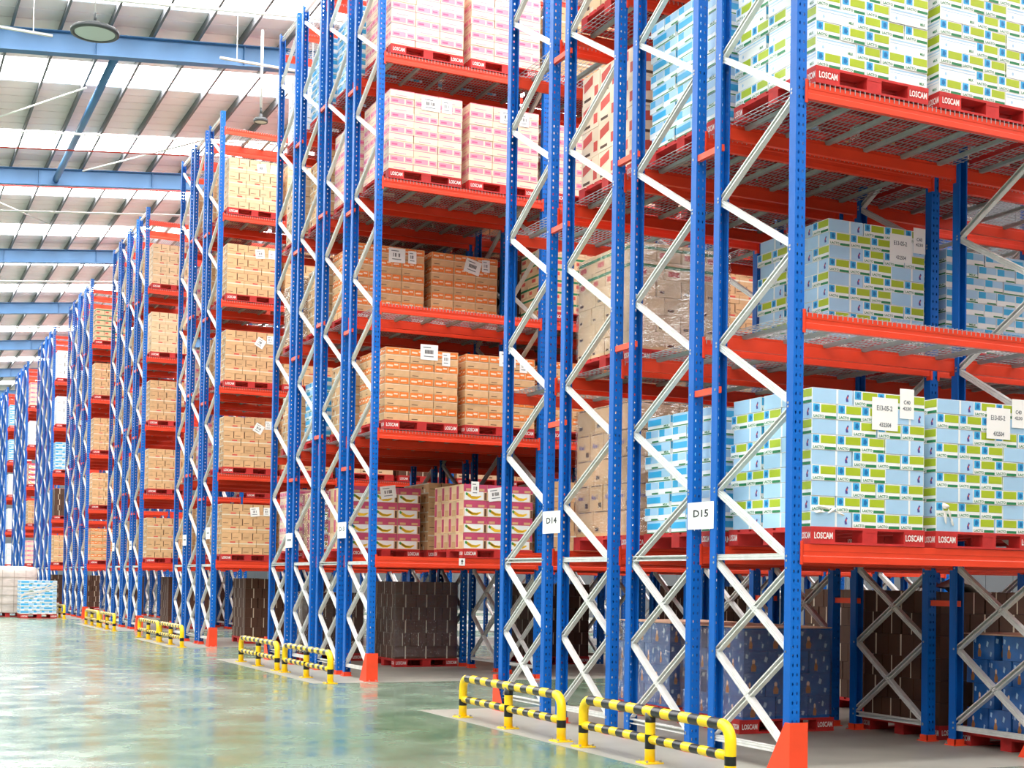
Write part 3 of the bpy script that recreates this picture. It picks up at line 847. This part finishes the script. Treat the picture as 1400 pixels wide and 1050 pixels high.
# ground level: bottle packs and brown cartons
def ground(x, y, kind, nl, label, detail, wrap=False, sheet=False, plabel=''):
    pallet(x, y, .002, 'red pallet on the floor under '+plabel, 3 if detail >= 2 else 1, 'red pallets')
    a, c, h, base, decos, pats, phr = KIND[kind]
    Wd = min(PW, sum(a if ch == 'L' else c for ch in pats[0])+.01)
    root = load(kind, x+(PW-Wd)/2, y+.01, .002+PH, Wd, 1.15, nl, label, detail, 'floor level pallet loads')
    if wrap: film(root, Wd, 1.15, .03, nl*h-.01)
    if sheet:
        b = MB(); b.box(-.01, Wd+.01, -.01, 1.16, nl*h, nl*h+.012, 'slip_sheet'); put('slip_sheet', b.mesh('slip_sheet'), root)
    return root
ground(7.97, 11.6, 'water', 4, 'shrink-wrapped blue bottle packs on the floor of the D15 rack, facing the open bay', 2, True, True, 'the blue bottle packs of the D15 rack')
ground(7.97, 13.0, 'water', 4, 'shrink-wrapped blue bottle packs on the floor behind the other bottle packs', 2, True, True, 'the rear bottle packs of the D15 rack')
ground(9.56, 9.05, 'water', 4, 'blue bottle packs on the floor in the second bay of the D15 rack', 2, False, True, 'the bottle packs in the second bay')
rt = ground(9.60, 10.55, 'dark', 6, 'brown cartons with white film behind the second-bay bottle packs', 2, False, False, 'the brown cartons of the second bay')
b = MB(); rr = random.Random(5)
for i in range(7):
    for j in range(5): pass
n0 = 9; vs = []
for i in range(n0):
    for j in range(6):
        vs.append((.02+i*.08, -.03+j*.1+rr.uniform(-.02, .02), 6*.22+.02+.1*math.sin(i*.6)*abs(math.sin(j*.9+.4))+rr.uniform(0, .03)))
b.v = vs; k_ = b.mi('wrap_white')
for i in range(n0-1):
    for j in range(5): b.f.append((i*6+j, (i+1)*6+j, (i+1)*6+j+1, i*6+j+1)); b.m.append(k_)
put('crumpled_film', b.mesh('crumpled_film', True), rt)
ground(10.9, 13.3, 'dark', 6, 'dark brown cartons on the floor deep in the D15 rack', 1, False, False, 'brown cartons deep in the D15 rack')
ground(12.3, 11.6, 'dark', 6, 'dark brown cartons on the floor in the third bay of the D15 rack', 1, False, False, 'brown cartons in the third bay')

# ---- D13 rack
pl = [(.55, .93, .28, .23, 0), (.9, .86, .13, .2, 0)]
place(1, 0, 1, 1, 'banana', 4, 2, labels=[(.12, .80, .13, .22, 0), (.42, .72, .26, .2, -.15)])
r_, _ = place(1, 1, 1, 0, 'banana', 4, 2, labels=[(.5, .78, .26, .2, -.15)])
for s in (0, 1):
    place(1, 0, 2, s, 'orange', 10, 2, labels=pl)
    place(1, 1, 3, s, 'orange', 10, 2, labels=[(.55, .83, .28, .23, .25 if s else 0), (.88, .84, .14, .2, 0)])
    place(1, 0, 4, s, 'pink', 11, 2, labels=[(.5, .95, .3, .2, 0), (.83, .95, .16, .2, 0)])
    place(1, 0, 5, s, 'pink', 11, 2, labels=[(.5, .95, .3, .2, 0)])
    place(1, 1, 2, s, 'kraft', 7, 1); place(1, 1, 4, s, 'pink', 11, 1); place(1, 1, 5, s, 'milk3', 9, 1)
place(1, 2, 1, 0, 'banana', 4, 1, wrap=True); place(1, 2, 2, 0, 'milk3', 8, 1); place(1, 2, 3, 0, 'kraft', 7, 1); place(1, 2, 4, 0, 'kraft', 7, 1); place(1, 2, 5, 0, 'milk3', 9, 1)
place(1, 3, 1, 0, 'pink', 10, 1); place(1, 3, 2, 0, 'kraft', 6, 1); place(1, 3, 3, 0, 'kraft', 7, 1, wrap=True); place(1, 3, 4, 0, 'kraftl', 7, 1); place(1, 3, 5, 0, 'white', 7, 1)
for s in (2, 3):
    place(1, 0, 1, s, 'kraft', 7, 1); place(1, 0, 2, s, 'orange', 10, 1); place(1, 0, 3, s, 'green', 6, 1); place(1, 0, 4, s, 'pink', 10, 1); place(1, 0, 5, s, 'kraft', 7, 1)
for r_i in (2, 3):
    for s in (1, 2, 3):
        for lv in (1, 2, 3, 4): place(1, r_i, lv, s, R.choice(['kraft', 'dark', 'tanb']), None, 1)
for lv in (1,): place(1, 1, lv, 1, 'kraft', None, 1)
for s in (4, 5, 6, 7):
    for lv in (1, 2, 3): place(1, 0, lv, s, R.choice(['kraft', 'green', 'milk3', 'orange']), None, 1)
for s in (2, 4, 6):
    for lv in (1, 2, 3): place(1, 1, lv, s, R.choice(['kraft', 'dark']), None, 1)
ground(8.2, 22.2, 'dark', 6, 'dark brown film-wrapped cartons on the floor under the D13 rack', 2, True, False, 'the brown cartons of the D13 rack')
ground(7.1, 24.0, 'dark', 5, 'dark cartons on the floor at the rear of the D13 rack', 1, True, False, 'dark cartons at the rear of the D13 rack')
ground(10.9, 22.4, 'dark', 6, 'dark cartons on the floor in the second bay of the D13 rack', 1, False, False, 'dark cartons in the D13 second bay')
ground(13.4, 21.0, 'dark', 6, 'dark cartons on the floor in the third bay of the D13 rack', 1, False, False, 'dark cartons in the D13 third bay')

# ---- unseen rack on the near side, implied by the spacing, added to block light
for r_i in (1, 3):
    for s in (0, 1, 2, 3):
        for lv in (0, 1, 2, 3, 4, 5): place(8, r_i, lv, s, R.choice(['kraft', 'milk', 'tanb']), None, 1)
# ---- racks further along
far = {2: ['kraft', 'kraft', 'kraft', 'kraft', 'kraftl'], 3: ['kraft', 'kraft', 'kraft', 'kraftl', 'kraftl'], 4: ['orange', 'kraft', 'kraft', 'kraft', 'green'],
       5: ['kraft', 'dark', 'milk3', 'white', 'white'], 6: ['pink', 'kraft', 'banana', 'white', 'pink'], 7: ['white', 'white', 'white', 'milk3', 'milk3']}
for bi in range(2, 8):
    for lv in range(1, 6):
        for r in range(ROWS[bi]):
            kd = far[bi][lv-1] if r == 0 else R.choice(['kraft', 'kraft', 'kraftl', 'pink', 'white' if bi > 4 else 'kraft'])
            nl = int(1.15/KIND[kd][2])
            lb = [(.62, nl*KIND[kd][2]-.27, .2, .2, R.choice([0, .5, 0, -.1])), (.9, nl*KIND[kd][2]-.24, .14, .18, 0)] if r == 0 and bi == 2 else None
            place(bi, r, lv, 0, kd, nl, 2 if (bi == 2 and r == 0) else 1, labels=lb)
            if r == 0 and bi == 2: place(bi, r, lv, 1, kd, nl, 1)
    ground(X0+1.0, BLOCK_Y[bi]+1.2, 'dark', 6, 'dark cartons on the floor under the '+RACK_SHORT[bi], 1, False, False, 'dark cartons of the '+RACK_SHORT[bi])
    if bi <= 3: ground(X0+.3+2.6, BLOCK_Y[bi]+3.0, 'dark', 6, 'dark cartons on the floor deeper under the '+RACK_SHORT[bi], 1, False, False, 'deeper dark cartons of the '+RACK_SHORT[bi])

for bi in (2, 3):
    for s in range(2, BAYS[bi]*2):
        for lv in (1, 2, 3): place(bi, 0, lv, s, R.choice(['kraft', 'tanb', 'dark']), None, 1)
# crumpled film at the feet of the two near milk stacks
def crumple(root, pts, seed):
    b = MB(); rr = random.Random(seed)
    for (cx, cz, w, h, a) in pts:
        n = 9; P = []
        for i in range(n):
            t = 2*math.pi*i/n; q = rr.uniform(.6, 1.1); u, v = w*q*math.cos(t), h*q*math.sin(t)
            P.append((cx+u*math.cos(a)-v*math.sin(a), -.008-rr.uniform(0, .012), cz+u*math.sin(a)+v*math.cos(a)))
        c = (cx, -.026, cz)
        for i in range(n): b.face([c, P[i], P[(i+1) % n]], 'wrap_white')
    put('crumpled_film', b.mesh('crumpled_film'), root)
crumple(NEAR_MILK[0], [(.12, .16, .08, .018, -.2), (.2, .135, .05, .014, .5), (.07, .12, .06, .012, .1), (.28, .11, .05, .012, -.4)], 3)
crumple(NEAR_MILK[1], [(.10, .21, .05, .035, 0), (.14, .15, .02, .07, .4), (.09, .11, .02, .06, .1), (.17, .08, .02, .045, .3)], 8)
b = MB(); b.box(0, .1, -.002, 0, -.05, .06, 'paper'); b.poly([(.045, -.03), (.06, -.03), (.06, .01), (.075, .01), (.0525, .045), (.03, .01), (.045, .01)], (0, -.003, 0), (1, 0, 0), (0, 0, 1), 'ink')
put('level_tag', b.mesh('level_tag'), racks[1], (1.36, -.056, LZ[1]-.09), label='small white tag with a black arrow on the beam')
# ---- pallets standing in the cross aisle
pallet(4.72, 48.6, .002, 'red pallet on the open floor under the sky blue cartons', 1, 'red pallets')
rt = load('milk3', 4.72, 48.62, .142, 1.15, 1.15, 9, 'sky blue milk cartons on a pallet on the open floor of the cross aisle', 2, 'pallets on the open floor')
b = MB()
for (u0, v0, u1, v1, w) in ((.0, .55, 1.15, .95, .05), (.0, .62, 1.15, .85, .035), (.25, .75, 1.15, 1.05, .04), (.0, .45, .8, .75, .03)):
    P = [(u0+(u1-u0)*t/8, -.012-.004*math.sin(t), v0+(v1-v0)*t/8+.03*math.sin(t*1.1)) for t in range(9)]
    for i in range(8):
        b.face([P[i], P[i+1], (P[i+1][0], P[i+1][1]-.002, P[i+1][2]+w), (P[i][0], P[i][1]-.002, P[i][2]+w)], 'wrap_white')
put('twisted_film', b.mesh('twisted_film', True), rt)
pallet(3.86, 50.2, .002, 'red pallet on the open floor under the white wrapped load', 1, 'red pallets')
root = put('wrapped_load', None, None, (3.5, 50.15, .142), label='tall white film-wrapped load on the open floor beside the sky blue cartons', cat='wrapped load', group='pallets on the open floor')
b = MB(); n = 12; k = 9; rr = random.Random(3); Wd, Dd, hh = 1.9, 1.3, 1.52
def ring(z, e):
    P = []
    for i in range(n): P.append((Wd*i/n, 0))
    for i in range(n): P.append((Wd, Dd*i/n))
    for i in range(n): P.append((Wd*(1-i/n), Dd))
    for i in range(n): P.append((0, Dd*(1-i/n)))
    return [(Wd/2+(x-Wd/2)*e+rr.uniform(-.012, .012), Dd/2+(y-Dd/2)*e+rr.uniform(-.012, .012), z+rr.uniform(-.01, .01)) for x, y in P]
N = 4*n; levels = [(hh*j/k, 1) for j in range(k)] + [(hh*1.0, .985), (hh*1.03, .9), (hh*1.045, .6), (hh*1.05, .05)]
for z, e in levels: b.v += ring(z, e)
i0 = b.mi('wrap_cloudy')
for j in range(len(levels)-1):
    for i in range(N): b.f.append((j*N+i, j*N+(i+1) % N, (j+1)*N+(i+1) % N, (j+1)*N+i)); b.m.append(i0)
put('film_cover', b.mesh('film_cover', True), root, label='cloudy wrinkled film over pale boxes')
b = MB()
for j in range(1, 5):
    z = hh*j/5; b.box(-.014, Wd+.014, -.018, -.012, z-.008, z+.008, 'strap_grey')
for i in range(1, 5):
    xx = Wd*i/5; b.box(xx-.008, xx+.008, -.018, -.012, .02, hh*.96, 'strap_grey')
put('strap', b.mesh('strap'), root)

# ------------------------------------------------------------------ under-roof services
def pipe(pts, r, m, label, name='sprinkler_pipe', cat='pipe'):
    b = MB(); b.tube(pts, r, m, 8); return put(name, b.mesh(name, True), None, label=label, cat=cat, group='pipes under the roof')
def rz(x): return roof_z(x)
pw = ['nearest the big round lamp', 'between the first two blue rafters', 'just past the second blue rafter', 'past the third blue rafter', 'past the fourth blue rafter']
for i, (y, dz) in enumerate(((24.9, -.95), (34.6, -.5), (42.6, -.5), (53.4, -.5), (64.0, -.5))):
    pipe([(-10, y, rz(-10)+dz), (27, y, rz(27)+dz)], .035 if i == 0 else .03, 'pipe_white', 'long white sprinkler pipe under the roof '+pw[i])
pipe([(-10, 36.2, rz(-10)-.45), (27, 36.2, rz(27)-.45)], .02, 'pipe_red', 'thin red pipe under the roof between the first two rafters')
pipe([(-10, 39.5, rz(-10)-.55), (27, 39.5, rz(27)-.55)], .02, 'pipe_red', 'thin red pipe under the second blue rafter')
# hanging ladder trays of white channel
for i, (x0, x1, y, z) in enumerate(((.5, 3.0, 27.5, 11.75), (6.3, 8.6, 27.9, 12.05))):
    b = MB(); b.box(x0, x1, y-.03, y+.03, z, z+.04, 'pipe_white')
    for xx in (x0+.35, x1-.35): b.tube([(xx, y, z+.04), (xx, y, rz(xx)+.15)], .008, 'pipe_white', 6)
    put('hanging_channel', b.mesh('hanging_channel'), None, label=['white cable channel hung left of the big round lamp', 'white cable channel hung beside the small round lamp'][i], cat='cable channel')
# diagonal roof bracing rods
b = MB(); r0 = RAF0
def rod(x0, y0, x1, y1, label):
    pipe([(x0, y0, rz(x0)-.05), (x1, y1, rz(x1)-.05)], .022, 'pipe_white', label, 'bracing_rod', 'brace rod')
rod(0.4, 38.5, 4.3, 32.5, 'white diagonal bracing rod left of the blue roof strut')
rod(5.2, 39.6, 8.6, 35.0, 'white diagonal bracing rod right of the blue roof strut')
rod(1.5, 40.6, 5.0, 46.0, 'white diagonal bracing rod behind the second blue rafter')
# lamps
def lamp(x, y, z, dia, label):
    root = put('high_bay_lamp', None, None, (x, y, z), label=label, cat='lamp', group='round roof lamps')
    r = dia/2; b = MB()
    b.lathe([(r*.82, 0), (r*.86, -.015), (r*.98, -.01), (r, .01), (r*.98, .05), (r*.8, .075), (.12*dia, .1), (.1*dia, .17), (0.001, .18)], 'lamp_ring', 36)
    put('housing', b.mesh('housing', True), root)
    b = MB(); b.lathe([(.001, -.004), (r*.4, -.004), (r*.84, .0)], 'lamp_lens', 36); put('lens', b.mesh('lens', True), root)
    b = MB(); b.tube([(0, 0, .17), (0, 0, .3)], .02, 'lamp_ring', 8); b.tube([(0, 0, .3), (0, 0, rz(x)-z+.14)], .012 if dia > .4 else .03, 'pipe_white', 8); put('hanger_rod', b.mesh('hanger_rod', True), root)
lamp(2.87, 20.9, 9.45, .70, 'big round grey lamp hanging on a rod below the nearest rafter')
lamp(7.35, 28.6, 11.12, .30, 'small round lamp hanging on a white rod above the third rack')
lamp(2.6, 43.0, 11.0, .6, 'far round dark lamp hanging beyond the second rafter')
